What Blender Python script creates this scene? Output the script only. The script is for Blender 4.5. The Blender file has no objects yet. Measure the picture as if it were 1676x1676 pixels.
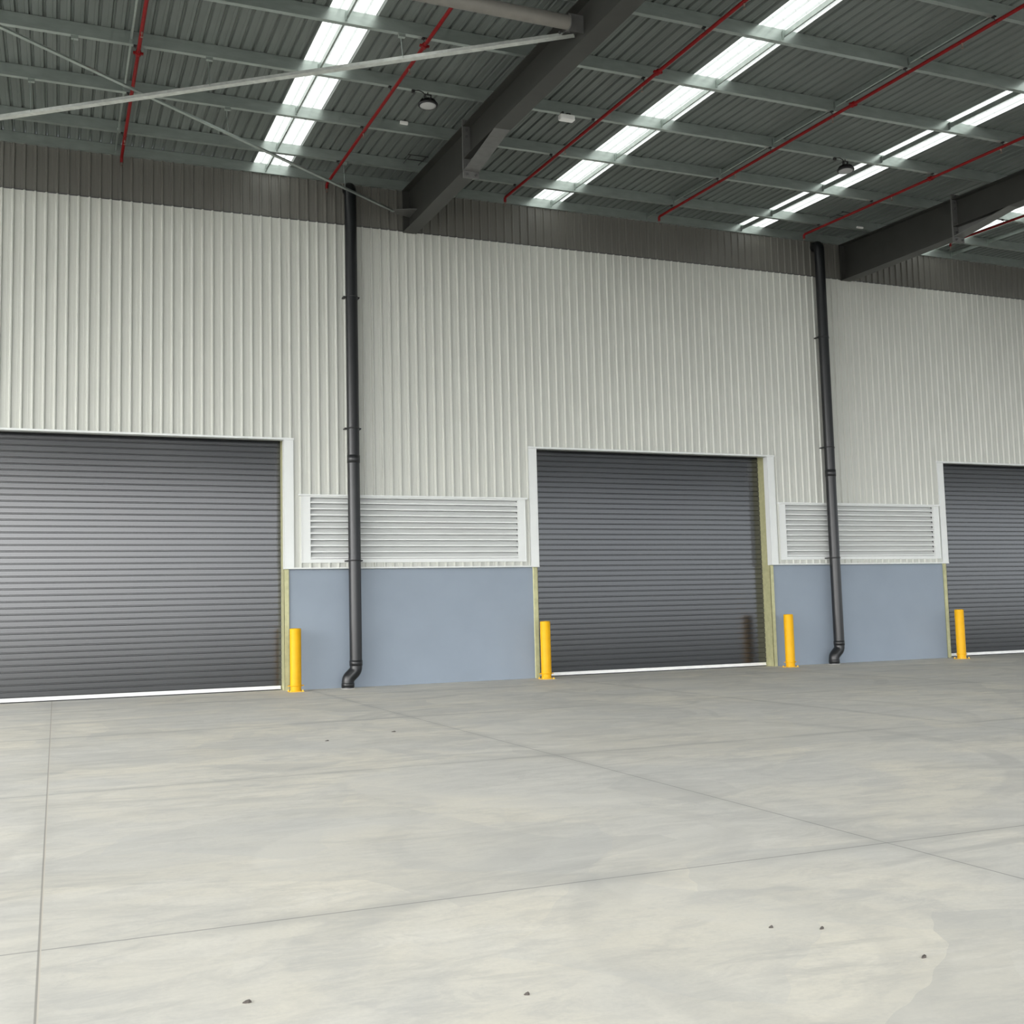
import bpy, math, random
from mathutils import Vector, Matrix
random.seed(7)
C = bpy.context.scene.collection
PI = math.pi

# ------------------------------------------------------------------ measures (metres)
WALL = 22.05            # y of the cladding face
SLOPE = -0.0479         # the roof falls towards the open front
ROOF0 = 10.40           # purlin underside at the wall
PITCH = 0.19            # rib pitch of the sheeting
DOOR_H, DADO_H, BAND = 4.96, 2.38, 9.50
ROOF_FRONT = -9.5
X_LEFT, X_RIGHT = -16.0, 70.0


def roof(y, dz=0.0):
    return ROOF0 + SLOPE * (WALL - y) + dz


# ------------------------------------------------------------------ materials
def new_mat(name):
    m = bpy.data.materials.new(name)
    m.use_nodes = True
    nt = m.node_tree
    return m, nt, nt.nodes['Principled BSDF']


def mat(name, col, rough=0.5, metal=0.0, var=0.06, scale=6.0, spec=0.5, bump=0.0, bscale=200.0, stretch=(1, 1, 1)):
    m, nt, b = new_mat(name)
    tc = nt.nodes.new('ShaderNodeTexCoord')
    mp = nt.nodes.new('ShaderNodeMapping')
    mp.inputs['Scale'].default_value = stretch
    nt.links.new(tc.outputs['Object'], mp.inputs['Vector'])
    n = nt.nodes.new('ShaderNodeTexNoise')
    n.inputs['Scale'].default_value = scale
    n.inputs['Detail'].default_value = 5
    nt.links.new(mp.outputs['Vector'], n.inputs['Vector'])
    r = nt.nodes.new('ShaderNodeValToRGB')
    r.color_ramp.elements[0].position = 0.3
    r.color_ramp.elements[1].position = 0.7
    r.color_ramp.elements[0].color = (*[c * (1 - var) for c in col], 1)
    r.color_ramp.elements[1].color = (*[min(1, c * (1 + var)) for c in col], 1)
    nt.links.new(n.outputs['Fac'], r.inputs['Fac'])
    nt.links.new(r.outputs['Color'], b.inputs['Base Color'])
    b.inputs['Roughness'].default_value = rough
    b.inputs['Metallic'].default_value = metal
    b.inputs['Specular IOR Level'].default_value = spec
    if bump:
        n2 = nt.nodes.new('ShaderNodeTexNoise')
        n2.inputs['Scale'].default_value = bscale
        n2.inputs['Detail'].default_value = 3
        nt.links.new(mp.outputs['Vector'], n2.inputs['Vector'])
        bp = nt.nodes.new('ShaderNodeBump')
        bp.inputs['Strength'].default_value = bump
        bp.inputs['Distance'].default_value = 0.004
        nt.links.new(n2.outputs['Fac'], bp.inputs['Height'])
        nt.links.new(bp.outputs['Normal'], b.inputs['Normal'])
    return m


M = {}
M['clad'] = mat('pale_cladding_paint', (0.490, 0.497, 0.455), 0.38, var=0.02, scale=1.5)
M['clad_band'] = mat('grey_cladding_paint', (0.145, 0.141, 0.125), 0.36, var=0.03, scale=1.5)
M['flash'] = mat('pale_flashing_paint', (0.63, 0.645, 0.63), 0.35, var=0.02, scale=2)
M['dado'] = mat('blue_grey_wall_paint', (0.218, 0.258, 0.308), 0.55, var=0.035, scale=1.3, bump=0.05, bscale=60)
M['curtain'] = mat('slate_grey_slat_paint', (0.0085, 0.0100, 0.0125), 0.18, spec=0.5, var=0.04, scale=2.0, stretch=(0.3, 1, 3))
M['curtain'].node_tree.nodes['Principled BSDF'].inputs['IOR'].default_value = 1.82
M['rail'] = mat('bright_aluminium', (0.72, 0.72, 0.70), 0.35, 0.15, var=0.05, scale=8)
M['jamb'] = mat('olive_galvanised_channel', (0.42, 0.41, 0.23), 0.45, 0.25, var=0.12, scale=9)
M['galv'] = mat('galvanised_steel', (0.38, 0.425, 0.40), 0.33, 0.75, var=0.10, scale=11, stretch=(0.3, 1, 1))
M['galv_bright'] = mat('bright_galvanised_angle', (0.56, 0.58, 0.55), 0.40, 0.35, var=0.12, scale=12)
M['rust_galv'] = mat('rust_tinged_steel', (0.45, 0.42, 0.37), 0.5, 0.3, var=0.12, scale=10)
M['sheet'] = mat('roof_sheet_underside', (0.15, 0.168, 0.158), 0.45, 0.3, var=0.08, scale=3, stretch=(2, 0.3, 1))
M['beam'] = mat('grey_primed_steel', (0.036, 0.036, 0.032), 0.5, 0.0, var=0.10, scale=3)
M['plate'] = mat('grey_steel_plate', (0.13, 0.13, 0.125), 0.5, 0.1, var=0.10, scale=8)
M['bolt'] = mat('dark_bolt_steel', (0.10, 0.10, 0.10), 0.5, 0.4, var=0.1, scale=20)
M['tube'] = mat('grey_steel_tube', (0.20, 0.19, 0.172), 0.5, 0.1, var=0.08, scale=5)
M['red'] = mat('red_pipe_paint', (0.19, 0.003, 0.004), 0.5, 0.0, var=0.12, scale=14, spec=0.25)
M['head'] = mat('sprinkler_metal', (0.25, 0.17, 0.14), 0.4, 0.6, var=0.1, scale=20)
M['pipe'] = mat('charcoal_pipe_paint', (0.007, 0.0078, 0.009), 0.36, var=0.08, scale=4)
M['clip'] = mat('black_bracket', (0.015, 0.015, 0.016), 0.5, var=0.1, scale=10)
M['yellow'] = mat('safety_yellow_paint', (0.66, 0.345, 0.001), 0.5, spec=0.25, var=0.05, scale=5)
M['yellow_cap'] = mat('worn_yellow_paint', (0.82, 0.50, 0.04), 0.45, var=0.06, scale=9)
M['black'] = mat('black_lamp_body', (0.012, 0.012, 0.013), 0.45, var=0.1, scale=10)
M['lens'] = mat('frosted_lens', (0.40, 0.40, 0.40), 0.35, var=0.15, scale=90)
M['white'] = mat('white_plastic', (0.80, 0.80, 0.78), 0.4, var=0.03, scale=10)
M['cable'] = mat('black_cable', (0.02, 0.02, 0.02), 0.6, var=0.1, scale=10)
M['leaf'] = mat('dry_brown_leaf', (0.06, 0.052, 0.045), 0.8, var=0.3, scale=60)
M['asphalt'] = mat('dark_asphalt', (0.07, 0.07, 0.07), 0.8, var=0.2, scale=2)
M['grout'] = mat('pale_grout', (0.75, 0.74, 0.70), 0.8, var=0.06, scale=14)


def skylight_mat():
    m = bpy.data.materials.new('translucent_fibreglass')
    m.use_nodes = True
    nt = m.node_tree
    nt.nodes.clear()
    out = nt.nodes.new('ShaderNodeOutputMaterial')
    tr = nt.nodes.new('ShaderNodeBsdfTranslucent')
    di = nt.nodes.new('ShaderNodeBsdfDiffuse')
    mx = nt.nodes.new('ShaderNodeMixShader')
    tc = nt.nodes.new('ShaderNodeTexCoord')
    # faint square mat reinforcement inside the sheet
    br = nt.nodes.new('ShaderNodeTexBrick')
    br.offset = 0.0
    br.inputs['Scale'].default_value = 1.0
    br.inputs['Brick Width'].default_value = 0.19
    br.inputs['Row Height'].default_value = 0.30
    br.inputs['Mortar Size'].default_value = 0.006
    br.inputs['Color1'].default_value = (0.40, 0.41, 0.39, 1)
    br.inputs['Color2'].default_value = (0.385, 0.395, 0.375, 1)
    br.inputs['Mortar'].default_value = (0.27, 0.275, 0.26, 1)
    nt.links.new(tc.outputs['Object'], br.inputs['Vector'])
    nt.links.new(br.outputs['Color'], tr.inputs['Color'])
    di.inputs['Color'].default_value = (0.75, 0.76, 0.74, 1)
    mx.inputs['Fac'].default_value = 0.22
    nt.links.new(tr.outputs[0], mx.inputs[1])
    nt.links.new(di.outputs[0], mx.inputs[2])
    nt.links.new(mx.outputs[0], out.inputs['Surface'])
    return m


M['skylight'] = skylight_mat()


def concrete():
    m, nt, b = new_mat('power_floated_concrete')
    N, L = nt.nodes, nt.links
    tc = N.new('ShaderNodeTexCoord')
    sep = N.new('ShaderNodeSeparateXYZ')
    L.new(tc.outputs['Object'], sep.inputs[0])

    def mth(op, a, bb=None, c=None, clamp=False):
        n = N.new('ShaderNodeMath')
        n.operation = op
        n.use_clamp = clamp
        for i, v in enumerate((a, bb, c)):
            if v is None:
                continue
            if isinstance(v, (int, float)):
                n.inputs[i].default_value = v
            else:
                L.new(v, n.inputs[i])
        return n.outputs[0]

    def noise(scale, detail=6, rough=0.55, stretch=(1, 1, 1), dist=0.0, off=(0, 0, 0)):
        mp = N.new('ShaderNodeMapping')
        mp.inputs['Scale'].default_value = stretch
        mp.inputs['Location'].default_value = off
        L.new(tc.outputs['Object'], mp.inputs['Vector'])
        n = N.new('ShaderNodeTexNoise')
        n.inputs['Scale'].default_value = scale
        n.inputs['Detail'].default_value = detail
        n.inputs['Roughness'].default_value = rough
        n.inputs['Distortion'].default_value = dist
        L.new(mp.outputs[0], n.inputs['Vector'])
        return n.outputs['Fac']

    def ss(v, a, bb):
        n = N.new('ShaderNodeMapRange')
        n.interpolation_type = 'SMOOTHSTEP'
        L.new(v, n.inputs['Value'])
        n.inputs['From Min'].default_value = a
        n.inputs['From Max'].default_value = bb
        return n.outputs['Result']

    def mix(fac, a, bb):
        n = N.new('ShaderNodeMix')
        n.data_type = 'RGBA'
        if isinstance(fac, (int, float)):
            n.inputs[0].default_value = fac
        else:
            L.new(fac, n.inputs[0])
        for i, v in ((6, a), (7, bb)):
            if isinstance(v, tuple):
                n.inputs[i].default_value = (*v, 1)
            else:
                L.new(v, n.inputs[i])
        return n.outputs[2]

    warm, cool, dark, pale = (0.665, 0.632, 0.548), (0.565, 0.555, 0.520), (0.385, 0.382, 0.362), (0.755, 0.73, 0.665)
    big = ss(noise(0.35, 5, 0.6, dist=0.6), 0.38, 0.62)
    col = mix(big, warm, cool)
    # trowel pads: large overlapping areas with one crisp edge
    def pads(scale, off, amount, tone):
        nonlocal col
        wob = N.new('ShaderNodeTexNoise')
        wob.inputs['Scale'].default_value = 0.9
        wob.inputs['Detail'].default_value = 3
        mp = N.new('ShaderNodeMapping')
        mp.inputs['Location'].default_value = off
        L.new(tc.outputs['Object'], mp.inputs['Vector'])
        L.new(mp.outputs[0], wob.inputs['Vector'])
        vm = N.new('ShaderNodeVectorMath')
        vm.operation = 'MULTIPLY_ADD'
        L.new(wob.outputs['Color'], vm.inputs[0])
        vm.inputs[1].default_value = (0.55, 0.55, 0)
        L.new(mp.outputs[0], vm.inputs[2])
        vor = N.new('ShaderNodeTexVoronoi')
        vor.inputs['Scale'].default_value = scale
        L.new(vm.outputs[0], vor.inputs['Vector'])
        sw = N.new('ShaderNodeSeparateColor')
        L.new(vor.outputs['Color'], sw.inputs[0])
        fall = ss(vor.outputs['Distance'], 0.15, 0.75)
        f = mth('MULTIPLY', mth('MULTIPLY', ss(sw.outputs[0], 0.35, 0.9), fall), amount)
        col = mix(f, col, tone)
    pads(0.42, (0, 0, 0), 0.55, (0.455, 0.450, 0.425))
    pads(0.75, (5, 2, 0), 0.40, (0.48, 0.485, 0.475))
    pads(1.3, (9, 7, 0), 0.25, (0.66, 0.645, 0.60))
    streak = ss(noise(1.6, 7, 0.7, stretch=(0.35, 1.5, 1), dist=0.8), 0.50, 0.75)
    col = mix(mth('MULTIPLY', streak, 0.55), col, pale)
    streak2 = ss(noise(1.1, 8, 0.72, stretch=(0.4, 1.3, 1), dist=1.2, off=(7, 3, 0)), 0.50, 0.72)
    col = mix(mth('MULTIPLY', streak2, 0.68), col, dark)
    cloud = ss(noise(4.5, 7, 0.75, stretch=(0.6, 1.2, 1), dist=0.6, off=(1, 8, 0)), 0.42, 0.66)
    col = mix(mth('MULTIPLY', cloud, 0.42), col, (0.43, 0.425, 0.405))
    fine = ss(noise(38, 5, 0.7), 0.3, 0.7)
    col = mix(mth('MULTIPLY', fine, 0.16), col, dark)
    # wheel and power-trowel arcs: rings broken up by noise
    brk = ss(noise(0.9, 4, 0.6, off=(2, 5, 0)), 0.36, 0.60)
    for cx, cy, r, w, s, seg in ((4.6, 9.9, 3.95, 0.13, 0.40, 1), (4.55, 3.9, 2.35, 0.20, 0.28, 0), (6.0, 14.2, 2.2, 0.10, 0.30, 0),
                                 (6.0, 14.2, 2.5, 0.06, 0.22, 0), (2.2, 17.5, 2.6, 0.14, 0.25, 0), (11.5, 18.5, 3.2, 0.16, 0.30, 0),
                                 (14.0, 17.5, 4.2, 0.16, 0.30, 0), (8.2, 12.6, 2.9, 0.16, 0.25, 0), (1.3, 7.4, 1.7, 0.16, 0.25, 0),
                                 (3.0, 6.6, 1.1, 0.12, 0.22, 0), (16.0, 19.0, 2.6, 0.14, 0.3, 0), (9.5, 16.5, 2.2, 0.12, 0.25, 0),
                                 (2.2, 4.4, 1.25, 0.16, 0.26, 0), (5.2, 12.0, 1.9, 0.12, 0.22, 0), (12.4, 15.2, 3.0, 0.14, 0.25, 0)):
        dx = mth('SUBTRACT', sep.outputs[0], cx)
        dy = mth('SUBTRACT', sep.outputs[1], cy)
        d = mth('SQRT', mth('ADD', mth('MULTIPLY', dx, dx), mth('MULTIPLY', dy, dy)))
        k = mth('ABSOLUTE', mth('SUBTRACT', d, r))
        f = mth('SUBTRACT', 1.0, ss(k, w * 0.55, w))
        f = mth('MULTIPLY', mth('MULTIPLY', f, brk), s)
        if seg:
            f = mth('MULTIPLY', f, ss(dx, 0.8, 2.2))
        col = mix(f, col, dark)
    # scalloped edges left by the power trowel: crisp outside, fading inwards
    cool = (0.44, 0.438, 0.42)
    for i, (cx, cy, r, ux, uy) in enumerate(((3.9, 5.1, 1.25, -1, .3), (1.9, 4.7, 1.0, -1, -.4), (0.75, 5.0, .8, -1, .2), (2.2, 6.7, 1.1, -.6, .8), (5.6, 7.4, 1.6, -1, .3),
                                             (1.2, 8.5, 1.5, 1, .5), (4.0, 9.2, 1.7, -.7, -.7), (7.5, 8.2, 1.9, -1, 0), (3.0, 12.5, 1.8, 1, -.3), (6.5, 12.0, 2.0, -1, .4),
                                             (9.0, 14.5, 2.2, -1, -.2), (1.5, 15.0, 2.0, .8, -.6), (12.0, 17.0, 2.4, -1, 0), (5.5, 17.0, 2.2, 1, -.4), (3.0, 4.0, 1.0, .6, .8),
                                             (6.8, 10.4, 1.4, 1, .2), (10.5, 12.2, 1.8, -.8, .5), (2.6, 10.6, 1.3, -1, .5))):
        dx = mth('SUBTRACT', sep.outputs[0], cx)
        dy = mth('SUBTRACT', sep.outputs[1], cy)
        d = mth('SQRT', mth('ADD', mth('MULTIPLY', dx, dx), mth('MULTIPLY', dy, dy)))
        ins = mth('MULTIPLY', ss(d, r * 0.35, r * 0.98), mth('SUBTRACT', 1.0, ss(d, r * 0.985, r * 1.03)))
        side = ss(mth('ADD', mth('MULTIPLY', dx, ux), mth('MULTIPLY', dy, uy)), -0.1 * r, 0.8 * r)
        f = mth('MULTIPLY', mth('MULTIPLY', mth('MULTIPLY', ins, side), 0.42 if i % 3 else 0.24), ss(cloud, -0.6, 0.9))
        col = mix(f, col, cool if i % 3 else pale)
    # sawn joints with tyre dust beside them
    def joint(axis, pos, w, s, dust, c):
        nonlocal col
        k = mth('ABSOLUTE', mth('SUBTRACT', sep.outputs[axis], pos))
        if dust:
            f = mth('MULTIPLY', mth('SUBTRACT', 1.0, ss(k, 0.02, 0.16)), dust)
            col = mix(mth('MULTIPLY', f, brk), col, dark)
        f = mth('MULTIPLY', mth('SUBTRACT', 1.0, ss(k, w * 0.6, w)), s)
        col = mix(f, col, c)
    for p in (4.62, 9.86, 14.9, 19.9, 24.9):
        joint(0, p, 0.008, 0.7, 0.45, (0.20, 0.20, 0.19))
    for p in (0.6, 5.48, 10.30, 15.2, 20.1):
        joint(1, p, 0.009, 0.7, 0.5, (0.20, 0.20, 0.19))
    joint(0, -0.052, 0.009, 0.75, 0.25, (0.24, 0.23, 0.21))
    joint(0, -0.047, 0.004, 0.8, 0, (0.58, 0.54, 0.47))
    L.new(col, b.inputs['Base Color'])
    rr = N.new('ShaderNodeMapRange')
    L.new(big, rr.inputs['Value'])
    rr.inputs['To Min'].default_value = 0.62
    rr.inputs['To Max'].default_value = 0.72
    L.new(rr.outputs[0], b.inputs['Roughness'])
    b.inputs['Specular IOR Level'].default_value = 0.3
    bp = N.new('ShaderNodeBump')
    bp.inputs['Strength'].default_value = 0.12
    bp.inputs['Distance'].default_value = 0.003
    L.new(noise(60, 4), bp.inputs['Height'])
    L.new(bp.outputs[0], b.inputs['Normal'])
    return m


M['concrete'] = concrete()


# ------------------------------------------------------------------ mesh helpers
class MB:
    def __init__(self):
        self.v, self.f, self.sm = [], [], []

    def add(self, vs, fs, smooth=False):
        o = len(self.v)
        self.v += [Vector(p) for p in vs]
        self.f += [tuple(i + o for i in f) for f in fs]
        self.sm += [smooth] * len(fs)
        return self

    def box(self, x0, x1, y0, y1, z0, z1):
        return self.add([(x0, y0, z0), (x1, y0, z0), (x1, y1, z0), (x0, y1, z0), (x0, y0, z1), (x1, y0, z1), (x1, y1, z1), (x0, y1, z1)],
                        [(3, 2, 1, 0), (4, 5, 6, 7), (0, 1, 5, 4), (1, 2, 6, 5), (2, 3, 7, 6), (3, 0, 4, 7)])

    def bevel_box(self, x0, x1, y0, y1, z0, z1, b):
        # a box with its four long z edges and top/bottom rims chamfered
        def ring(z, i):
            return [(x0 + i + b, y0 + i, z), (x1 - i - b, y0 + i, z), (x1 - i, y0 + i + b, z), (x1 - i, y1 - i - b, z),
                    (x1 - i - b, y1 - i, z), (x0 + i + b, y1 - i, z), (x0 + i, y1 - i - b, z), (x0 + i, y0 + i + b, z)]
        rs = [ring(z0, b), ring(z0 + b, 0), ring(z1 - b, 0), ring(z1, b)]
        vs = [p for r in rs for p in r]
        fs = [tuple(reversed(range(8))), tuple(range(24, 32))]
        for k in range(3):
            for i in range(8):
                j = (i + 1) % 8
                fs.append((k * 8 + i, k * 8 + j, k * 8 + 8 + j, k * 8 + 8 + i))
        return self.add(vs, fs)

    def beam(self, p, q, prof, up=(0, 0, 1), closed=True, caps=True):
        """Extrude a 2-D profile (side, up) from p to q."""
        p, q, up = Vector(p), Vector(q), Vector(up)
        d = (q - p).normalized()
        s = d.cross(up).normalized()
        u = s.cross(d).normalized()
        n = len(prof)
        vs = [p + s * a + u * b for a, b in prof] + [q + s * a + u * b for a, b in prof]
        fs = [(i, (i + 1) % n, n + (i + 1) % n, n + i) for i in range(n if closed else n - 1)]
        if closed and caps:
            fs += [tuple(reversed(range(n))), tuple(range(n, 2 * n))]
        return self.add(vs, fs)

    def tube(self, pts, r, n=16, caps=True, smooth=True):
        pts = [Vector(p) for p in pts]
        t0 = (pts[1] - pts[0]).normalized()
        a = Vector((0, 0, 1)) if abs(t0.z) < 0.9 else Vector((1, 0, 0))
        s = t0.cross(a).normalized()
        vs, rings = [], len(pts)
        for i, p in enumerate(pts):
            if i == 0:
                t = t0
            elif i == rings - 1:
                t = (pts[-1] - pts[-2]).normalized()
            else:
                t = ((pts[i + 1] - p).normalized() + (p - pts[i - 1]).normalized()).normalized()
            s = (s - t * s.dot(t)).normalized()
            u = t.cross(s)
            rr = r[i] if isinstance(r, (list, tuple)) else r
            if 0 < i < rings - 1:
                c = t.dot((p - pts[i - 1]).normalized())
            for k in range(n):
                w = 2 * PI * k / n
                vs.append(p + s * (rr * math.cos(w)) + u * (rr * math.sin(w)))
        fs = []
        for i in range(rings - 1):
            for k in range(n):
                j = (k + 1) % n
                fs.append((i * n + k, i * n + j, (i + 1) * n + j, (i + 1) * n + k))
        self.add(vs, fs, smooth)
        if caps:
            self.add(vs[:n], [tuple(reversed(range(n)))])
            self.add(vs[-n:], [tuple(range(n))])
        return self

    def lathe(self, prof, c=(0, 0, 0), n=32, axis=(0, 0, 1), smooth=True, close=True):
        """prof: (radius, height) pairs along axis from c."""
        ax = Vector(axis).normalized()
        a = Vector((1, 0, 0)) if abs(ax.x) < 0.9 else Vector((0, 1, 0))
        s = (a - ax * a.dot(ax)).normalized()
        u = ax.cross(s)
        c = Vector(c)
        vs, fs = [], []
        for r, h in prof:
            for k in range(n):
                w = 2 * PI * k / n
                vs.append(c + ax * h + s * (r * math.cos(w)) + u * (r * math.sin(w)))
        m = len(prof)
        for i in range(m - 1):
            for k in range(n):
                j = (k + 1) % n
                fs.append((i * n + k, i * n + j, (i + 1) * n + j, (i + 1) * n + k))
        self.add(vs, fs, smooth)
        if close:
            self.add(vs[:n], [tuple(reversed(range(n)))])
            self.add(vs[-n:], [tuple(range(n))])
        return self

    def poly_y(self, pts, x0, x1):
        """pts: (y, z) outline extruded across x."""
        n = len(pts)
        vs = [(x0, y, z) for y, z in pts] + [(x1, y, z) for y, z in pts]
        fs = [(i, (i + 1) % n, n + (i + 1) % n, n + i) for i in range(n)]
        return self.add(vs, fs + [tuple(reversed(range(n))), tuple(range(n, 2 * n))])


def origin_of(o):
    p = Vector((0, 0, 0))
    while o is not None:
        p += o.location
        o = o.parent
    return p


def obj(name, mb, m, parent=None, origin=None, auto=None):
    """Link a mesh builder as ONE object; world coordinates in, local out."""
    me = bpy.data.meshes.new(name)
    org = origin_of(parent) if parent else Vector(origin or (0, 0, 0))
    me.from_pydata([tuple(v - org) for v in mb.v], [], mb.f)
    for p, s in zip(me.polygons, mb.sm):
        p.use_smooth = s
    import bmesh
    bm = bmesh.new()
    bm.from_mesh(me)
    bmesh.ops.recalc_face_normals(bm, faces=bm.faces)
    bm.to_mesh(me)
    bm.free()
    me.materials.append(m)
    me.update()
    o = bpy.data.objects.new(name, me)
    C.objects.link(o)
    if parent:
        o.parent = parent
    else:
        o.location = org
    return o


def tag(o, label=None, cat=None, group=None, kind=None):
    if label:
        o['label'] = label
    if cat:
        o['category'] = cat
    if group:
        o['group'] = group
    if kind:
        o['kind'] = kind
    return o


def thing(name, label, cat, loc, group=None, kind=None):
    o = bpy.data.objects.new(name, None)
    o.empty_display_size = 0.2
    C.objects.link(o)
    o.location = loc
    return tag(o, label, cat, group, kind)


def dup(root, loc, label, group=None):
    r = root.copy()
    C.objects.link(r)
    r.location = loc
    r['label'] = label
    if group:
        r['group'] = group
    for ch in list(root.children):
        c = ch.copy()
        C.objects.link(c)
        c.parent = r
        for g in list(ch.children):
            d = g.copy()
            C.objects.link(d)
            d.parent = c
    return r


# ------------------------------------------------------------------ floor and ground
mb = MB()
mb.box(X_LEFT - 2, X_RIGHT + 2, ROOF_FRONT - 2, 22.75, -0.3, 0.0)
obj('floor', mb, M['concrete'])['kind'] = 'structure'
mb = MB()
mb.box(-150, 200, -150, 60, -0.4, -0.05)
obj('ground', mb, M['asphalt'])['kind'] = 'structure'


# ------------------------------------------------------------------ cladding
RIB_PHASE = 0.150      # right edge of a rib, modulo the pitch


def rib_profile(x0, x1, h=0.033):
    """(x, offset) of the trapezoid profile between x0 and x1; ribs stand off towards the viewer."""
    pts = []
    k0 = math.floor((x0 - 1) / PITCH)
    seq = []
    for k in range(k0, math.ceil((x1 + 1) / PITCH) + 1):
        e = k * PITCH + RIB_PHASE
        # two shallow swages in each pan, then the rib
        seq += [(e - 0.150, 0), (e - 0.108, 0), (e - 0.104, 0.003), (e - 0.096, 0.003), (e - 0.092, 0),
                (e - 0.056, 0), (e - 0.038, h), (e - 0.016, h), (e, 0)]
    for (xa, ha), (xb, hb) in zip(seq, seq[1:]):
        if xb <= x0 or xa >= x1 or xb - xa < 1e-9:
            continue
        if xa < x0:
            ha, xa = ha + (hb - ha) * (x0 - xa) / (xb - xa), x0
        if xb > x1:
            hb, xb = ha + (hb - ha) * (x1 - xa) / (xb - xa), x1
        if not pts:
            pts.append((xa, ha))
        pts.append((xb, hb))
    return pts


def clad(mb, x0, x1, z0, z1, y=WALL):
    p = rib_profile(x0, x1)
    n = len(p)
    vs = [(x, y - h, z0) for x, h in p] + [(x, y - h, z1) for x, h in p]
    mb.add(vs, [(i, i + 1, n + i + 1, n + i) for i in range(n - 1)])


DOORS = [(-1.84, 4.16), (9.64, 15.63), (21.00, 27.00)]
XL, XR = -16.0, 70.0
LOUV = [(4.50, 9.34), (15.90, 20.76)]
LZ0, LZ1 = 2.50, 3.85
mb = MB()
clad(mb, XL, XR, DOOR_H, BAND)
for a, b in ((XL, -1.84), (27.0, XR)):
    clad(mb, a, b, DADO_H, DOOR_H)
for (a, b), (la, lb) in zip(((4.16, 9.64), (15.63, 21.0)), LOUV):
    clad(mb, a, la, DADO_H, DOOR_H)
    clad(mb, lb, b, DADO_H, DOOR_H)
    clad(mb, la, lb, LZ1, DOOR_H)
    clad(mb, la, lb, DADO_H, LZ0)
obj('wall_back', mb, M['clad'])['kind'] = 'structure'

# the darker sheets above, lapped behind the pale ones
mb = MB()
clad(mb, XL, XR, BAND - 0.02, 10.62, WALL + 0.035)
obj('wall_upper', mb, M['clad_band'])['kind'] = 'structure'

# added dark strip, painting in the shadow line where the sheets lap
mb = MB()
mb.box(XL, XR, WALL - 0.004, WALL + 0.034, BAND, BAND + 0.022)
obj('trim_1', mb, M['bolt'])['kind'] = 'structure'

# blue dado
mb = MB()
for a, b in ((XL, -1.94), (4.25, 9.53), (15.74, 20.90), (27.1, XR)):
    mb.box(a, b, WALL + 0.09, WALL + 0.27, 0, DADO_H + 0.03)
obj('wall_base', mb, M['dado'])['kind'] = 'structure'

# flashings around the openings
n_trim = 2
for (a, b) in DOORS:
    mb = MB()
    for x0, x1, ex in ((a - 0.19, a, a), (b, b + 0.19, b)):
        mb.box(x0, x1, WALL - 0.034, WALL - 0.030, DADO_H, DOOR_H + 0.04)          # face
        mb.box(ex - 0.002, ex + 0.002, WALL - 0.034, WALL + 0.13, DADO_H, DOOR_H)   # return
        eo = x0 if ex == x1 else x1
        mb.box(eo - 0.002, eo + 0.002, WALL - 0.034, WALL, DADO_H, DOOR_H + 0.04)
    mb.box(a - 0.20, b + 0.20, WALL - 0.055, WALL, DOOR_H, DOOR_H + 0.035)           # head drip
    mb.box(a, b, WALL - 0.05, WALL + 0.13, DOOR_H - 0.004, DOOR_H)
    mb.box(a - 0.1, b + 0.1, WALL + 0.13, WALL + 0.36, DOOR_H + 0.06, DOOR_H + 0.07)
    o = obj('trim_%d' % n_trim, mb, M['flash'])
    o['kind'] = 'structure'
    n_trim += 1
mb = MB()
for a, b in ((XL, -1.84), (4.16, 9.64), (15.63, 21.0), (27.0, XR)):
    mb.box(a, b, WALL - 0.045, WALL + 0.10, DADO_H, DADO_H + 0.028)
o = obj('trim_%d' % n_trim, mb, M['flash'])
o['kind'] = 'structure'

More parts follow.
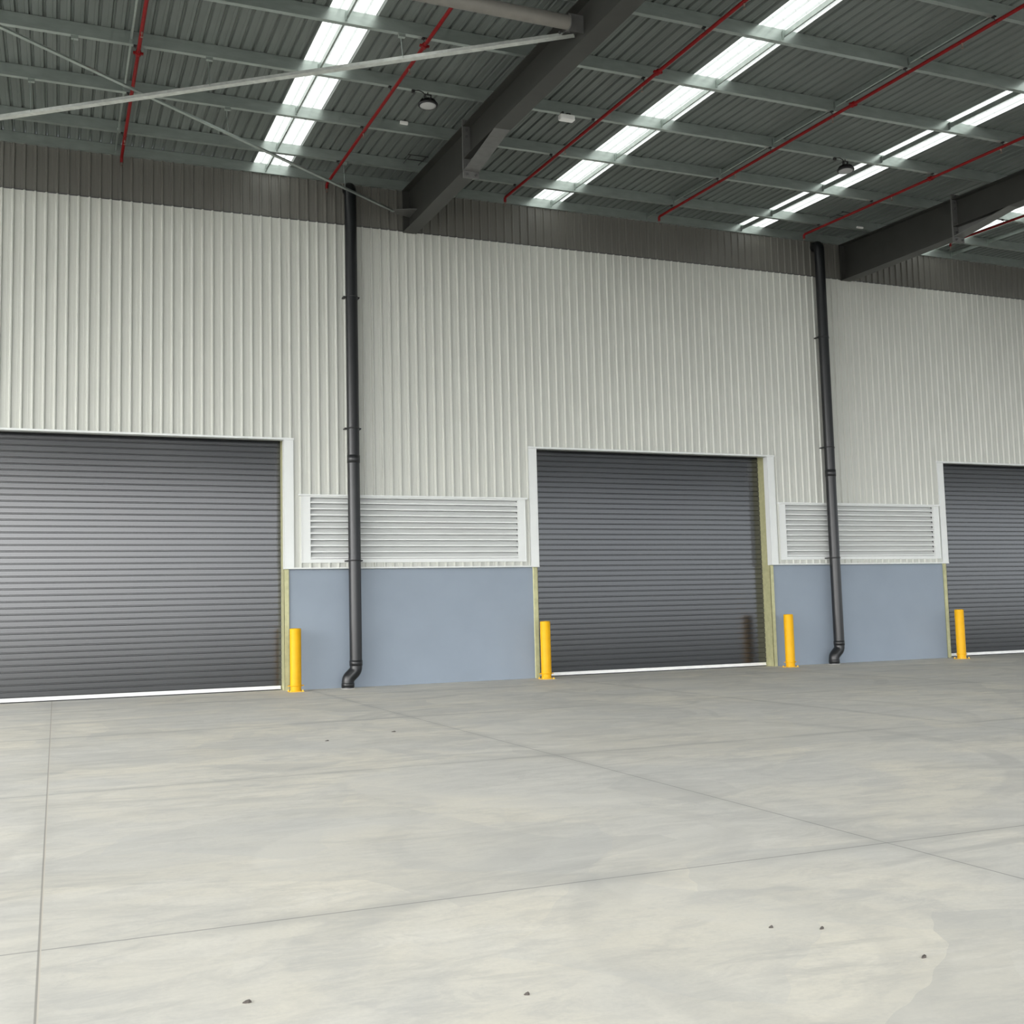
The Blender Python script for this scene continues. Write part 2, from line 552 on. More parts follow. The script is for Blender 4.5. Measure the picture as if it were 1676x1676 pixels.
# ------------------------------------------------------------------ roller doors
SLAT = 0.1165
CURT = WALL + 0.38
DLAB = ['slate grey roller door cut off by the frame edge, next to the near downpipe',
        'slate grey roller door seen whole, between the two downpipes',
        'slate grey roller door beyond the far downpipe, cut off by the frame edge']
for i, (a, b) in enumerate(DOORS):
    d = thing('door_%d' % (i + 1), DLAB[i], 'roller door', ((a + b) / 2, CURT, 0), kind='structure')
    mb = MB()
    z, prof = 0.085, []
    while z < 5.15:
        prof += [(CURT + 0.018, z), (CURT + 0.018, z + 0.011), (CURT - 0.008, z + 0.0125), (CURT - 0.0105, z + 0.020),
                 (CURT - 0.0105, z + 0.104), (CURT - 0.008, z + 0.113), (CURT - 0.004, z + SLAT - 0.0005)]
        z += SLAT
    n = len(prof)
    vs = [(a - 0.06, y, zz) for y, zz in prof] + [(b + 0.06, y, zz) for y, zz in prof]
    mb.add(vs, [(k, k + 1, n + k + 1, n + k) for k in range(n - 1)])
    obj('curtain', mb, M['curtain'], d)
    mb = MB()
    mb.box(a + 0.02, b - 0.02, CURT - 0.03, CURT + 0.03, 0.022, 0.088)
    mb.box(a + 0.02, b - 0.02, CURT - 0.045, CURT - 0.03, 0.022, 0.040)
    tag(obj('bottom_rail', mb, M['rail'], d), 'bright aluminium bottom rail')
    mb = MB()
    mb.box(a + 0.02, b - 0.02, CURT - 0.02, CURT + 0.02, 0.0, 0.022)
    tag(obj('rubber_seal', mb, M['clip'], d), 'black rubber seal strip')
    for s, x in ((-1, a), (1, b)):
        mb = MB()
        x0, x1 = (x - 0.10, x - 0.004) if s < 0 else (x + 0.004, x + 0.10)
        mb.box(x0, x1, WALL + 0.06, WALL + 0.07, 0, DADO_H)                    # pale front lip
        xi = x - 0.004 if s < 0 else x + 0.004
        mb.box(min(xi, xi + s * 0.006), max(xi, xi + s * 0.006), WALL + 0.06, CURT + 0.09, 0, DOOR_H + 0.1)
        mb.box(x0, x1, CURT + 0.08, CURT + 0.09, 0, DOOR_H + 0.1)
        tag(obj('guide_channel', mb, M['jamb'], d), 'olive galvanised guide channel')

# unseen black panels behind the doors, added to block light
mb = MB()
for a, b in DOORS:
    mb.box(a - 0.3, b + 0.3, CURT + 0.6, CURT + 0.65, 0, 5.6)
    mb.box(a - 0.3, b + 0.3, WALL + 0.03, CURT + 0.65, 5.55, 5.6)
obj('wall_light_block', mb, M['black'])['kind'] = 'structure'

# ------------------------------------------------------------------ louvre vents
LLAB = ['long off-white louvre vent behind the near downpipe', 'off-white louvre vent behind the far downpipe, seen more obliquely']
for (a, b), lab in zip(LOUV, LLAB):
    t = thing('louvre_vent', lab, 'louvre vent', ((a + b) / 2, WALL, LZ0), 'louvre vents above the blue dado')
    mb = MB()
    ia, ib, iz0, iz1 = a + 0.18, b - 0.17, 2.575, 3.81
    yf = WALL - 0.036
    mb.box(a, ia, yf, WALL + 0.02, LZ0, LZ1)
    mb.box(ib, b, yf, WALL + 0.02, LZ0, LZ1)
    mb.box(ia, ib, yf, WALL + 0.02, LZ0, iz0)
    mb.box(ia, ib, yf, WALL + 0.02, iz1, LZ1)
    mb.box(a - 0.004, a + 0.012, yf - 0.008, yf, LZ0, LZ1)
    mb.box(b - 0.012, b + 0.004, yf - 0.008, yf, LZ0, LZ1)
    obj('frame', mb, M['flash'], t)
    mb = MB()
    mb.box(a - 0.05, b + 0.05, WALL - 0.075, WALL, LZ1 - 0.012, LZ1 + 0.022)
    obj('drip_flashing', mb, M['flash'], t)
    mb = MB()
    nb, zp = 10, (iz1 - iz0) / 10
    for k in range(nb):
        z0 = iz0 + k * zp
        mb.poly_y([(WALL + 0.075, z0 + zp + 0.012), (WALL + 0.040, z0 + zp * 0.78), (WALL - 0.016, z0 + zp * 0.36), (WALL - 0.030, z0 + zp * 0.30),
                   (WALL - 0.030, z0 + zp * 0.06), (WALL - 0.022, z0 + zp * 0.06), (WALL - 0.022, z0 + zp * 0.25), (WALL + 0.046, z0 + zp * 0.74),
                   (WALL + 0.080, z0 + zp + 0.008)], ia, ib)
    obj('louvre_blades', mb, M['flash'], t)
    mb = MB()
    mb.box(ia - 0.02, ib + 0.02, WALL + 0.13, WALL + 0.15, iz0 - 0.02, iz1 + 0.02)
    mb.box(ia - 0.02, ib + 0.02, WALL + 0.02, WALL + 0.15, iz1, iz1 + 0.02)
    mb.box(ia - 0.02, ia - 0.002, WALL + 0.02, WALL + 0.15, iz0, iz1)
    mb.box(ib + 0.002, ib + 0.02, WALL + 0.02, WALL + 0.15, iz0, iz1)
    obj('duct_back', mb, M['curtain'], t)

# ------------------------------------------------------------------ roof
SKY = [(-13.2, -12.5), (-7.6, -6.9), (-2.0, -1.3), (3.595, 4.305), (9.745, 10.455), (15.155, 15.850), (20.52, 21.22), (26.3, 27.0), (32.0, 32.7), (37.4, 38.1), (43.0, 43.7), (48.5, 49.2), (54.0, 54.7), (59.5, 60.2), (65.0, 65.7)]


def roof_strip(mb, x0, x1, dz=0.205, y0=ROOF_FRONT, y1=WALL + 0.4):
    p = rib_profile(x0, x1)
    n = len(p)
    vs = [(x, y0, roof(y0, dz) + h) for x, h in p] + [(x, y1, roof(y1, dz) + h) for x, h in p]
    mb.add(vs, [(i, i + 1, n + i + 1, n + i) for i in range(n - 1)])


mb = MB()
x = X_LEFT
for a, b in SKY:
    roof_strip(mb, x, a)
    x = b
roof_strip(mb, x, X_RIGHT)
obj('ceiling', mb, M['sheet'])['kind'] = 'structure'
for i, (a, b) in enumerate(SKY):
    mb = MB()
    roof_strip(mb, a - 0.004, b + 0.004, 0.206)
    obj('window_%d' % (i + 1), mb, M['skylight'])['kind'] = 'structure'

mb = MB()  # unseen front fascia, added to cut sky light under the roof edge
mb.box(X_LEFT, X_RIGHT, ROOF_FRONT - 0.02, ROOF_FRONT, roof(ROOF_FRONT) - 0.95, roof(ROOF_FRONT) + 0.30)
obj('trim_9', mb, M['beam'])['kind'] = 'structure'

RX = [6.85, 18.23]
BAYS = {'L': (-4.53, 6.85), 'M': (6.85, 18.23), 'R': (18.23, 29.61)}
ROWS = [22.02, 20.79, 18.94, 17.10, 15.27, 13.43, 11.60]
ORD = ['first', 'second', 'third', 'fourth', 'fifth', 'sixth', 'seventh']
BAYN = {'L': 'short of the near rafter', 'M': 'between the two rafters', 'R': 'beyond the far rafter'}


def purlin_prof(mb, x0, x1, y):
    z0, z1 = roof(y), roof(y) + 0.2
    t = 0.004
    # C-section: web towards the viewer, flanges and lips towards the wall
    mb.poly_y([(y, z0), (y + 0.078, z0), (y + 0.078, z0 + 0.022), (y + 0.074, z0 + 0.022), (y + 0.074, z0 + t), (y + t, z0 + t),
               (y + t, z1 - t), (y + 0.074, z1 - t), (y + 0.074, z1 - 0.022), (y + 0.078, z1 - 0.022), (y + 0.078, z1), (y, z1)], x0, x1)


first = None
for bay, rows in (('L', ROWS[:6]), ('M', ROWS), ('R', ROWS[:4])):
    a, b = BAYS[bay]
    for i, y in enumerate(rows):
        mb = MB()
        purlin_prof(mb, a + 0.003, b - 0.003, y)
        o = obj('purlin', mb, M['galv'], origin=((a + b) / 2, y, roof(y)))
        tag(o, 'galvanised roof purlin %s, %s row out from the wall' % (BAYN[bay], ORD[i]), 'purlin', 'roof purlins')

# bridging channels between the purlins
BR = {0.945: ('beside the red pipe nearest the frame corner', 5), 3.834: ('under the skylight nearest the near downpipe', 5),
      10.169: ('under the skylight just past the near rafter', 6), 12.60: ('beside the red pipe midway between the rafters', 6),
      15.197: ('at the skylight behind the far hanging lamp', 5), 21.70: ('beyond the far rafter', 2)}
for x, (where, n) in BR.items():
    for i in range(n):
        ya, yb = ROWS[i], ROWS[i + 1] + 0.078 if i + 1 < len(ROWS) else ROWS[i] - 1.75
        mb = MB()
        pr = [(0, 0.0), (0.030, 0.0), (0.030, 0.004), (0.004, 0.004), (0.004, 0.076), (0.030, 0.076), (0.030, 0.080), (0, 0.080)]
        t = thing('bridging_channel', 'galvanised bridging channel %s, %s piece from the wall' % (where, ORD[i]), 'bridging',
                  (x, (ya + yb) / 2, roof((ya + yb) / 2, 0.05)), 'purlin bridging channels')
        mb.beam((x, yb, roof(yb, 0.07)), (x, ya - 0.008, roof(ya, 0.07)), pr)
        obj('channel', mb, M['galv'], t)
        mb = MB()
        mb.box(x - 0.012, x - 0.001, ya - 0.045, ya - 0.001, roof(ya) + 0.03, roof(ya) + 0.165)
        mb.box(x - 0.012, x + 0.030, ya - 0.005, ya - 0.001, roof(ya) + 0.03, roof(ya) + 0.165)
        obj('end_cleat', mb, M['galv'], t)

# ------------------------------------------------------------------ rafters
SPL = 18.25


def ibeam(mb, cx, y0, y1, zt, zb, w=0.30, tf=0.018, tw=0.014, nseg=1):
    for s in range(nseg):
        ya = y0 + (y1 - y0) * s / nseg
        yb = y0 + (y1 - y0) * (s + 1) / nseg
        for f0, f1 in ((lambda y: zt(y) - tf, zt), (zb, lambda y: zb(y) + tf)):
            mb.poly_y([(ya, f0(ya)), (yb, f0(yb)), (yb, f1(yb)), (ya, f1(ya))], cx - w / 2, cx + w / 2)
        mb.poly_y([(ya, zb(ya) + tf), (yb, zb(yb) + tf), (yb, zt(yb) - tf), (ya, zt(ya) - tf)], cx - tw / 2, cx + tw / 2)


def rafter(cx, name, label, kind=None):
    t = thing(name, label, 'rafter', (cx, WALL, 9.5), None if kind else 'steel rafters', kind)
    zt = lambda y: roof(y, -0.007)
    zb = lambda y: 9.475 + (9.36 - 9.475) * (WALL - y) / (WALL - SPL)
    mb = MB()
    ibeam(mb, cx, SPL + 0.02, WALL - 0.020, zt, zb)
    mb.box(cx - 0.15, cx + 0.15, WALL - 0.050, WALL - 0.020, zb(WALL), zt(WALL))
    obj('deep_beam', mb, M['beam'], t)
    mb = MB()
    ibeam(mb, cx, ROOF_FRONT + 0.2, SPL - 0.02, zt, lambda y: roof(y) - 0.63)
    obj('main_beam', mb, M['beam'], t)
    mb = MB()
    hy = 16.75
    mb.poly_y([(SPL - 0.02, 9.36), (SPL - 0.02, 9.378), (hy, roof(hy) - 0.63), (hy - 0.05, roof(hy) - 0.632)], cx - 0.14, cx + 0.14)
    mb.poly_y([(SPL - 0.02, 9.378), (SPL - 0.02, roof(SPL) - 0.63), (hy, roof(hy) - 0.63)], cx - 0.006, cx + 0.006)
    obj('haunch', mb, M['plate'], t)
    mb = MB()
    mb.box(cx - 0.15, cx + 0.15, SPL - 0.02, SPL + 0.02, 9.24, roof(SPL) + 0.10)
    e = obj('end_plate', mb, M['plate'], t)
    for sx in (-1, 1):
        for z in (9.30, 9.46, 9.62, roof(SPL) - 0.10, roof(SPL) - 0.22, roof(SPL) + 0.05):
            mb = MB()
            mb.lathe([(0.024, 0), (0.024, 0.022), (0.012, 0.022), (0.012, 0.05)], (cx + sx * 0.085, SPL - 0.02, z), 8, (0, -1, 0), False)
            obj('bolt', mb, M['bolt'], e)
    return t


r1 = rafter(6.85, 'rafter', 'tapered grey steel rafter running from behind the near downpipe to the top of the picture')
r2 = rafter(18.23, 'rafter', 'dark grey steel rafter beside the far downpipe')
rafter(-4.53, 'beam_left', None, 'structure')
r3 = None

# ------------------------------------------------------------------ cross braces and strut under the roof (bay to the near rafter)
ANG = [(-0.05, 0.05), (-0.05, -0.05), (0.05, -0.05), (0.05, -0.044), (-0.044, -0.044), (-0.044, 0.05)]


def brace(name, label, p, q, prof, matl, hangers, plate_at_q=False):
    p, q = Vector(p), Vector(q)
    t = thing(name, label, 'brace', q, 'diagonal roof braces')
    mb = MB()
    mb.beam(p, q, prof)
    obj('angle', mb, matl, t)
    for y in hangers:
        f = (y - p.y) / (q.y - p.y)
        c = p + (q - p) * f
        yr = min(ROWS, key=lambda r: abs(r - y))
        mb = MB()
        mb.tube([c, (c.x - 0.02, yr + 0.04, roof(yr) + 0.002)], 0.006, 6)
        mb.box(c.x - 0.05, c.x + 0.05, yr + 0.01, yr + 0.07, roof(yr) - 0.05, roof(yr))
        obj('hanger_rod', mb, M['galv'], t)
    return t


A1, A0 = (-4.42, 21.75, 9.68), (6.80, 13.77, 9.70)
ta = brace('roof_brace', 'bright galvanised angle brace, the bolted one crossing in front of the skylight', A1, A0, ANG, M['galv_bright'], [17.10, 15.27, 18.94])
mb = MB()
d = (Vector(A0) - Vector(A1)).normalized()
for k in (0.04, 0.12, 0.20):
    c = Vector(A0) - d * k
    s = Vector((d.y, -d.x, 0))
    mb.lathe([(0.022, 0), (0.022, 0.02), (0.011, 0.02), (0.011, 0.035)], c + s * 0.05 + Vector((0, 0, 0.0)), 8, s, False)
obj('end_bolts', mb, M['bolt'], ta)
B1, B0 = (-4.42, 13.72, 9.72), (6.42, 21.72, 9.82)
SM = [(a * 0.62, b * 0.62) for a, b in ANG]
tb = brace('roof_brace', 'thin grey angle brace running down to the wall end of the near rafter', B1, B0, SM, M['galv'], [18.94, 17.10, 20.79])
mb = MB()
mb.add([(6.842, 21.98, 9.80), (6.842, 21.45, 9.80), (6.45, 21.60, 9.80), (6.36, 21.72, 9.80), (6.36, 21.80, 9.80),
        (6.842, 21.98, 9.812), (6.842, 21.45, 9.812), (6.45, 21.60, 9.812), (6.36, 21.72, 9.812), (6.36, 21.80, 9.812)],
       [(4, 3, 2, 1, 0), (5, 6, 7, 8, 9), (0, 1, 6, 5), (1, 2, 7, 6), (2, 3, 8, 7), (3, 4, 9, 8), (4, 0, 5, 9)])
obj('gusset_plate', mb, M['plate'], tb)

SY = 13.55
t = thing('strut_tube', 'round grey steel strut tube ending at the near rafter', 'strut', (6.6, SY, 9.70))
mb = MB()
mb.tube([(-4.4, SY, 9.70), (6.60, SY, 9.70)], 0.10, 28)
obj('tube', mb, M['tube'], t)
mb = MB()
mb.lathe([(0.11, 0), (0.11, 0.014)], (6.60, SY, 9.70), 28, (1, 0, 0), False)
mb.box(6.614, 6.842, SY - 0.008, SY + 0.008, 9.58, 9.84)
mb.box(6.66, 6.842, SY + 0.01, SY + 0.34, 9.69, 9.702)
obj('end_cleat', mb, M['plate'], t)

# ------------------------------------------------------------------ red sprinkler pipes
PDZ = -0.065
PIPES = [(1.07, 21.95, [16.45, 20.95], [17.25, 15.4], 'red sprinkler pipe crossing under both diagonal braces'),
         (5.08, 22.02, [19.05, 16.2], [15.42], 'red sprinkler pipe between the near hanging lamp and the brace-crossed skylight'),
         (8.84, 21.50, [18.45, 15.45, 12.5], [14.92], 'dark red sprinkler pipe between the near rafter and the middle skylight'),
         (12.61, 21.48, [18.40, 15.35, 12.31], [14.80], 'dark red sprinkler pipe midway between the two rafters'),
         (16.58, 21.45, [18.4, 15.4], [17.25], 'red sprinkler pipe between the far hanging lamp and the far rafter'),
         (20.40, 20.70, [18.4], [17.25], 'shaded sprinkler pipe beyond the far rafter')]
for x, yend, heads, coups, lab in PIPES:
    t = thing('sprinkler_pipe', lab, 'sprinkler pipe', (x, yend, roof(yend, PDZ)), 'red sprinkler pipes under the purlins')
    mb = MB()
    mb.tube([(x, ROOF_FRONT + 1, roof(ROOF_FRONT + 1, PDZ)), (x, yend - 0.05, roof(yend - 0.05, PDZ)), (x, yend - 0.005, roof(yend, PDZ) - 0.02),
             (x, yend, roof(yend, PDZ) - 0.10)], 0.029, 14)
    obj('pipe', mb, M['red'], t)
    for y in coups:
        mb = MB()
        d = Vector((0, 1, -SLOPE)).normalized()
        mb.lathe([(0.034, -0.04), (0.047, -0.034), (0.047, 0.034), (0.034, 0.04)], (x, y, roof(y, PDZ)), 16, d, False)
        mb.box(x - 0.075, x + 0.075, y - 0.022, y + 0.022, roof(y, PDZ) - 0.014, roof(y, PDZ) + 0.014)
        obj('coupling', mb, M['red'], t)
    for y in ROWS:
        if y > yend - 0.1:
            continue
        mb = MB()
        z = roof(y)
        mb.box(x - 0.075, x - 0.030, y + 0.005, y + 0.065, z - 0.016, z - 0.001)
        mb.tube([(x - 0.05, y + 0.035, z - 0.002), (x - 0.045, y + 0.035, z - 0.045), (x, y + 0.035, z - 0.099), (x + 0.034, y + 0.035, z - 0.062)], 0.005, 6)
        obj('pipe_hanger', mb, M['clip'], t)
    for y in heads + [yend]:
        z = roof(y, PDZ) - (0.029 if y != yend else 0.095)
        mb = MB()
        mb.lathe([(0.013, 0), (0.013, -0.03), (0.006, -0.035), (0.006, -0.075), (0.022, -0.078), (0.022, -0.082)], (x, y, z), 10)
        obj('sprinkler_head', mb, M['head'], t)

# ------------------------------------------------------------------ hanging lamps and small fittings
def lamp(x, y, label):
    yp = min(ROWS, key=lambda r: abs(r - y))
    zt = roof(yp)
    t = thing('high_bay_lamp', label, 'lamp', (x, y, zt), 'black round high-bay lamps')
    z = zt - 0.235
    mb = MB()
    mb.lathe([(0.135, 0.004), (0.160, 0.0), (0.168, 0.012), (0.168, 0.034), (0.150, 0.046), (0.118, 0.062), (0.112, 0.100), (0.075, 0.112), (0.02, 0.114)],
             (x, y, z), 36)
    for k in range(24):
        w = 2 * PI * k / 24
        c, s = math.cos(w), math.sin(w)
        nx, ny = -s * 0.003, c * 0.003
        vs = []
        for r, h in ((0.11, 0.05), (0.150, 0.05), (0.124, 0.098), (0.11, 0.098)):
            vs += [(x + c * r + nx, y + s * r + ny, z + h), (x + c * r - nx, y + s * r - ny, z + h)]
        mb.add(vs, [(0, 2, 4, 6), (1, 7, 5, 3), (2, 3, 5, 4), (4, 5, 7, 6)])
    obj('housing', mb, M['black'], t)
    mb = MB()
    mb.lathe([(0.134, 0.006), (0.134, -0.004), (0.10, -0.009), (0.02, -0.010)], (x, y, z), 36)
    obj('lens', mb, M['lens'], t)
    mb = MB()
    w = 0.055
    for sx in (-1, 1):
        mb.box(x + sx * w - 0.006, x + sx * w + 0.006, y - 0.016, y + 0.016, z + 0.10, z + 0.20)
    mb.box(x - w, x + w, y - 0.016, y + 0.016, z + 0.190, z + 0.202)
    mb.tube([(x, y, z + 0.20), (x, y, zt)], 0.010, 8)
    obj('bracket', mb, M['black'], t)
    mb = MB()
    pts = [(x - 0.02, y - 0.01, z + 0.114), (x - 0.05, y - 0.03, z + 0.17), (x - 0.10, y - 0.05, z + 0.20), (x - 0.17, y - 0.05, z + 0.222),
           (x - 0.23, y - 0.03, z + 0.222), (x - 0.25, y - 0.02, z + 0.205)]
    mb.tube(pts, 0.009, 8)
    mb.box(x - 0.285, x - 0.235, y - 0.035, y + 0.01, z + 0.185, z + 0.234)
    obj('cable', mb, M['cable'], t)


lamp(5.69, 17.14, 'black round high-bay lamp hanging between the near rafter and a red pipe')
lamp(14.33, 17.14, 'black round high-bay lamp hanging in front of the far skylight')

t = thing('emergency_light', 'white emergency light box under a purlin just past the near rafter', 'emergency light', (8.22, 17.06, roof(17.1)))
mb = MB()
z = roof(17.1) - 0.155
mb.bevel_box(8.08, 8.36, 16.99, 17.11, z, z + 0.10, 0.012)
obj('body', mb, M['white'], t)
mb = MB()
mb.tube([(8.28, 17.05, z + 0.10), (8.29, 17.04, z + 0.135), (8.25, 17.07, z + 0.15), (8.23, 17.12, z + 0.156)], 0.010, 8)
mb.box(8.13, 8.16, 17.03, 17.11, z + 0.10, z + 0.155)
mb.box(8.30, 8.33, 17.10, 17.13, z + 0.10, z + 0.155)
obj('mount', mb, M['cable'], t)

mb = MB()
mb.bevel_box(5.735, 5.885, 18.885, 18.938, roof(18.94) + 0.135, roof(18.94) + 0.19, 0.006)
tag(obj('junction_box', mb, M['white'], origin=(5.81, 18.92, roof(18.94) + 0.16)), 'small white junction box on a purlin above the near hanging lamp', 'junction box')
mb = MB()
mb.bevel_box(17.60, 17.78, 20.735, 20.788, 10.35, 10.39, 0.006)
tag(obj('conduit_box', mb, M['white'], origin=(17.69, 20.76, 10.37)), 'tiny white box on a purlin close to the far rafter', 'junction box')

for x0, x1, y, lab in ((6.29, 7.06, 20.24, 'thin black steel rods under the sheeting against the near rafter'),
                       (16.63, 17.34, 20.10, 'thin black steel rods under the sheeting over the last red pipe')):
    mb = MB()
    mb.tube([(x0, y, roof(y, 0.10)), (x1 - 0.35, y, roof(y, 0.10))], 0.010, 8)
    mb.tube([(x0 + 0.05, y + 0.25, roof(y, 0.115)), (x1 - 0.38, y + 0.25, roof(y, 0.115))], 0.010, 8)
    for q in (x0 + 0.06, x1 - 0.40):
        mb.tube([(q, y, roof(y, 0.10)), (q, y + 0.25, roof(y, 0.115)), (q, y + 0.50, roof(y, 0.128))], 0.008, 8)
    tag(obj('steel_rod', mb, M['clip'], origin=(x0, y, roof(y, 0.1))), lab, 'rod')

# ------------------------------------------------------------------ downpipes
def downpipe(x, label):
    y, r = WALL - 0.205, 0.1225
    t = thing('downpipe', label, 'downpipe', (x, y, 0), 'charcoal downpipes')
    dx = -0.168
    pts = [(x, WALL - 0.01, 10.25), (x, y + 0.10, 10.25)]
    for k in range(1, 6):                      # top elbow out of the wall
        a = k / 6 * PI / 2
        pts.append((x, y + 0.10 * (1 - math.sin(a)), 10.15 + 0.10 * math.cos(a)))
    pts += [(x, y, 10.14), (x, y, 0.50)]
    for k in range(1, 7):                      # upper bend
        a = k / 6 * math.radians(42)
        pts.append((x - 0.16 * (1 - math.cos(a)), y, 0.42 - 0.16 * math.sin(a)))
    low = []
    for k in range(0, 7):                      # lower bend
        a = k / 6 * math.radians(42)
        low.append((x + dx + 0.16 * (1 - math.cos(a)), y, 0.125 + 0.16 * math.sin(a)))
    pts += list(reversed(low)) + [(x + dx, y, 0.0)]
    mb = MB()
    mb.tube(pts, r, 32)
    obj('pipe', mb, M['pipe'], t)
    for z0, h in ((4.50, 0.16), (0.44, 0.11)):
        mb = MB()
        mb.lathe([(r, 0), (r + 0.008, 0.004), (r + 0.008, h - 0.004), (r, h)], (x, y, z0), 32)
        obj('socket', mb, M['pipe'], t)
    mb = MB()
    mb.lathe([(r, 0), (r + 0.006, 0.003), (r + 0.006, 0.075), (r, 0.08)], (x + dx, y, 0.03), 32)
    obj('socket', mb, M['pipe'], t)
    for z in (7.93, 5.21, 2.53):
        mb = MB()
        mb.lathe([(r, -0.014), (r + 0.005, -0.014), (r + 0.005, 0.014), (r, 0.014)], (x, y, z), 32, close=False)
        mb.box(x - r - 0.045, x - r + 0.01, y - 0.004, y + 0.165, z - 0.012, z + 0.012)
        mb.box(x + r - 0.01, x + r + 0.045, y - 0.004, y + 0.165, z - 0.012, z + 0.012)
        tag(obj('bracket', mb, M['clip'], t), 'black bracket strap')
    mb = MB()
    mb.lathe([(r + 0.02, 0), (r + 0.012, 0.006), (r, 0.008)], (x + dx, y, 0.0), 32)
    obj('grout_collar', mb, M['grout'], t)
    return t


downpipe(5.53, 'tall charcoal downpipe in front of the long near louvre vent')
downpipe(17.32, 'tall charcoal downpipe in front of the far louvre vent')

# ------------------------------------------------------------------ bollards
BX = [(4.30, 21.70), (9.61, 21.73), (15.72, 21.60), (20.72, 21.48)]
BLAB = ['yellow bollard in front of the blue dado, right by the near downpipe',
        'yellow bollard overlapping the near corner of the whole roller door',
        'yellow bollard in front of the blue dado, right by the far downpipe',
        'yellow bollard in front of the roller door past the far downpipe']
x, y = BX[0]
t0 = thing('bollard', BLAB[0], 'bollard', (x, y, 0), 'yellow bollards beside the roller doors')
mb = MB()
R = 0.109
mb.lathe([(R, 0.10), (R, 1.198), (R - 0.004, 1.207), (R - 0.012, 1.212)], (x, y, 0), 40)
obj('post', mb, M['yellow'], t0)
mb = MB()
mb.lathe([(R - 0.010, 1.2115), (R - 0.030, 1.216), (0.02, 1.219)], (x, y, 0), 40)
tag(obj('cap', mb, M['yellow_cap'], t0), 'paler worn cap')
mb = MB()
mb.lathe([(R - 0.004, 0.012), (R - 0.004, 0.10)], (x, y, 0), 40)
obj('base_sleeve', mb, M['yellow'], t0)
mb = MB()
mb.lathe([(R, 0.108), (R + 0.016, 0.108), (R + 0.016, 0.122), (R, 0.122)], (x, y, 0), 40, close=False)
for sx in (-1, 1):
    mb.box(x + sx * 0.135 - 0.018, x + sx * 0.135 + 0.018, y - 0.03, y + 0.03, 0.106, 0.124)
obj('locking_collar', mb, M['yellow'], t0)
mb = MB()
mb.bevel_box(x - 0.14, x + 0.14, y - 0.14, y + 0.14, 0.0, 0.012, 0.004)
obj('base_plate', mb, M['yellow_cap'], t0)
for sx in (-1, 1):
    for sy in (-1, 1):
        mb = MB()
        mb.lathe([(0.016, 0.012), (0.016, 0.026), (0.008, 0.027), (0.008, 0.045)], (x + sx * 0.115, y + sy * 0.115, 0), 6, smooth=False)
        obj('anchor_bolt', mb, M['yellow_cap'], t0)
for (x, y), lab in zip(BX[1:], BLAB[1:]):
    dup(t0, (x, y, 0), lab)

# ------------------------------------------------------------------ dry leaf scraps on the slab
lm = None
for x, y, s in ((0.677, 4.383, 0.030), (1.65, 3.995, 0.02), (3.26, 3.682, 0.028), (2.967, 4.312, 0.018), (3.153, 4.195, 0.022), (3.85, 13.39, 0.05), (2.91, 12.89, 0.04)):
    mb = MB()
    a = random.uniform(-0.5, 0.5)
    ca, sa = math.cos(a), math.sin(a)
    s *= 0.55
    pts = [(-1, 0, 0.001), (-0.3, 0.35, 0.006), (0.5, 0.25, 0.010), (1, 0.05, 0.004), (0.4, -0.3, 0.009), (-0.4, -0.25, 0.005)]
    top = [(x + s * (ca * u - sa * v), y + s * (sa * u + ca * v), h + 0.003) for u, v, h in pts]
    bot = [(px, py, 0.0005) for px, py, _ in top]
    n = len(top)
    mb.add(top + bot, [tuple(range(n)), tuple(reversed(range(n, 2 * n)))] + [(i, n + i, n + (i + 1) % n, (i + 1) % n) for i in range(n)])
    tag(obj('leaf_scrap', mb, M['leaf'], origin=(x, y, 0)), 'tiny dark dry leaf scrap lying on the bare concrete', 'leaf', 'dry leaf scraps on the concrete')

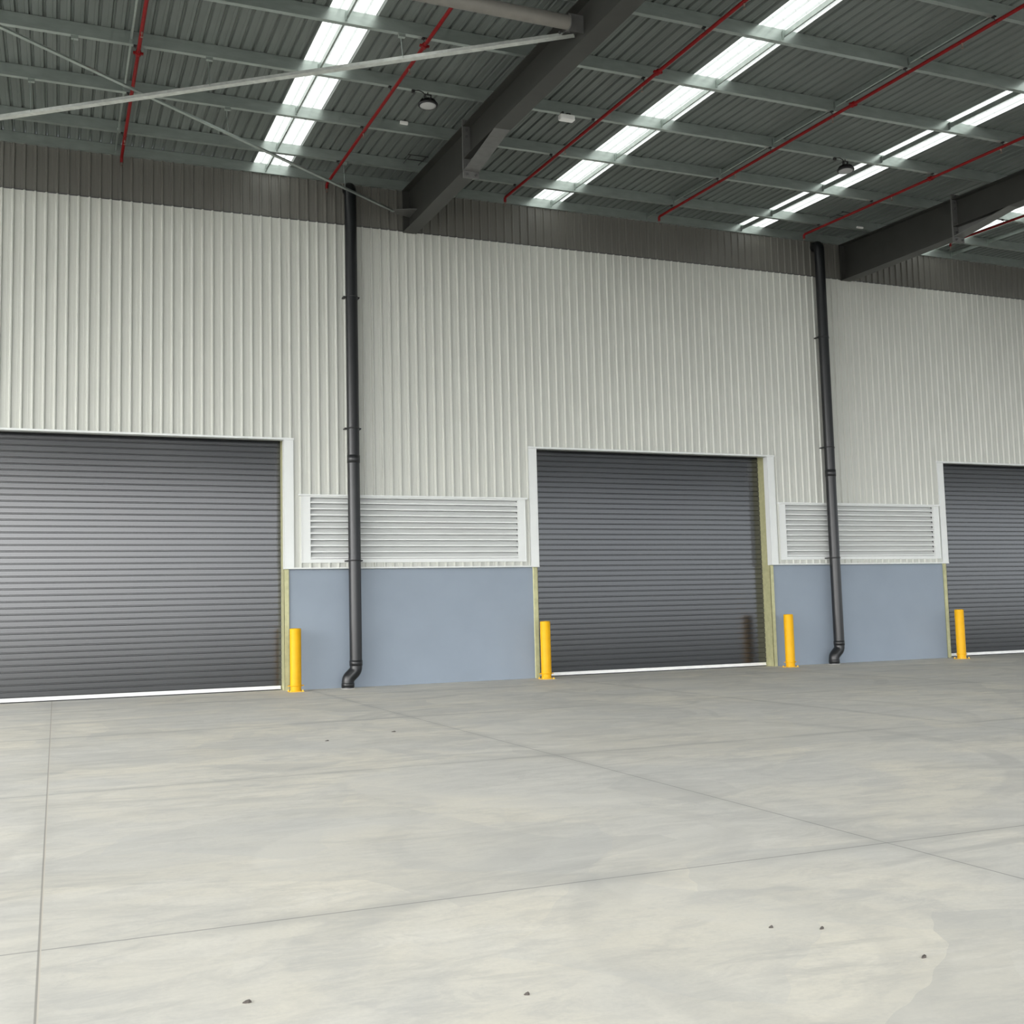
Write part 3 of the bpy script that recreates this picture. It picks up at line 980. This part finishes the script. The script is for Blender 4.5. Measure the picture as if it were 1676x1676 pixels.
# ------------------------------------------------------------------ daylight
w = bpy.data.worlds.new('overcast_sky')
bpy.context.scene.world = w
w.use_nodes = True
nt = w.node_tree
bg = nt.nodes['Background']
tc = nt.nodes.new('ShaderNodeTexCoord')
sp = nt.nodes.new('ShaderNodeSeparateXYZ')
nt.links.new(tc.outputs['Generated'], sp.inputs[0])
glow = nt.nodes.new('ShaderNodeVectorMath')
glow.operation = 'DOT_PRODUCT'
nt.links.new(tc.outputs['Generated'], glow.inputs[0])
glow.inputs[1].default_value = Vector((-0.90, -0.38, 0.28)).normalized()
rp = nt.nodes.new('ShaderNodeValToRGB')
rp.color_ramp.interpolation = 'EASE'
rp.color_ramp.elements[0].position = 0.0
rp.color_ramp.elements[0].color = (0.185, 0.197, 0.208, 1)
rp.color_ramp.elements[1].position = 1.0
rp.color_ramp.elements[1].color = (1.0, 1.0, 0.99, 1)
nt.links.new(glow.outputs['Value'], rp.inputs['Fac'])
nt.links.new(rp.outputs['Color'], bg.inputs['Color'])
bg.inputs['Strength'].default_value = 14.0

# ------------------------------------------------------------------ camera
F, CX, CY, YAW, PIT, ROLL, EYE = 1822.217, 837.99, 836.03, 0.389346, 0.090325, -0.024959, 1.433703
fw = Vector((math.sin(YAW) * math.cos(PIT), math.cos(YAW) * math.cos(PIT), math.sin(PIT)))
r = Vector((math.cos(YAW), -math.sin(YAW), 0))
u = r.cross(fw)
r2 = r * math.cos(ROLL) + u * math.sin(ROLL)
u2 = -r * math.sin(ROLL) + u * math.cos(ROLL)
cd = bpy.data.cameras.new('camera')
cam = bpy.data.objects.new('camera', cd)
C.objects.link(cam)
mw = Matrix((r2, u2, -fw)).transposed().to_4x4()
mw.translation = (0, 0, EYE)
cam.matrix_world = mw
cd.sensor_width = 36
cd.lens = F / 1676 * 36
cd.shift_x = (838 - CX) / 1676
cd.shift_y = (CY - 838) / 1676
cd.clip_end = 400
sc = bpy.context.scene
sc.camera = cam
sc.view_settings.view_transform = 'Standard'
sc.view_settings.look = 'None'
sc.view_settings.exposure = -0.12
sc.view_settings.gamma = 1.0
sc.view_settings.use_curve_mapping = False
sc.cycles.max_bounces = 10
sc.cycles.diffuse_bounces = 6
sc.cycles.use_denoising = True
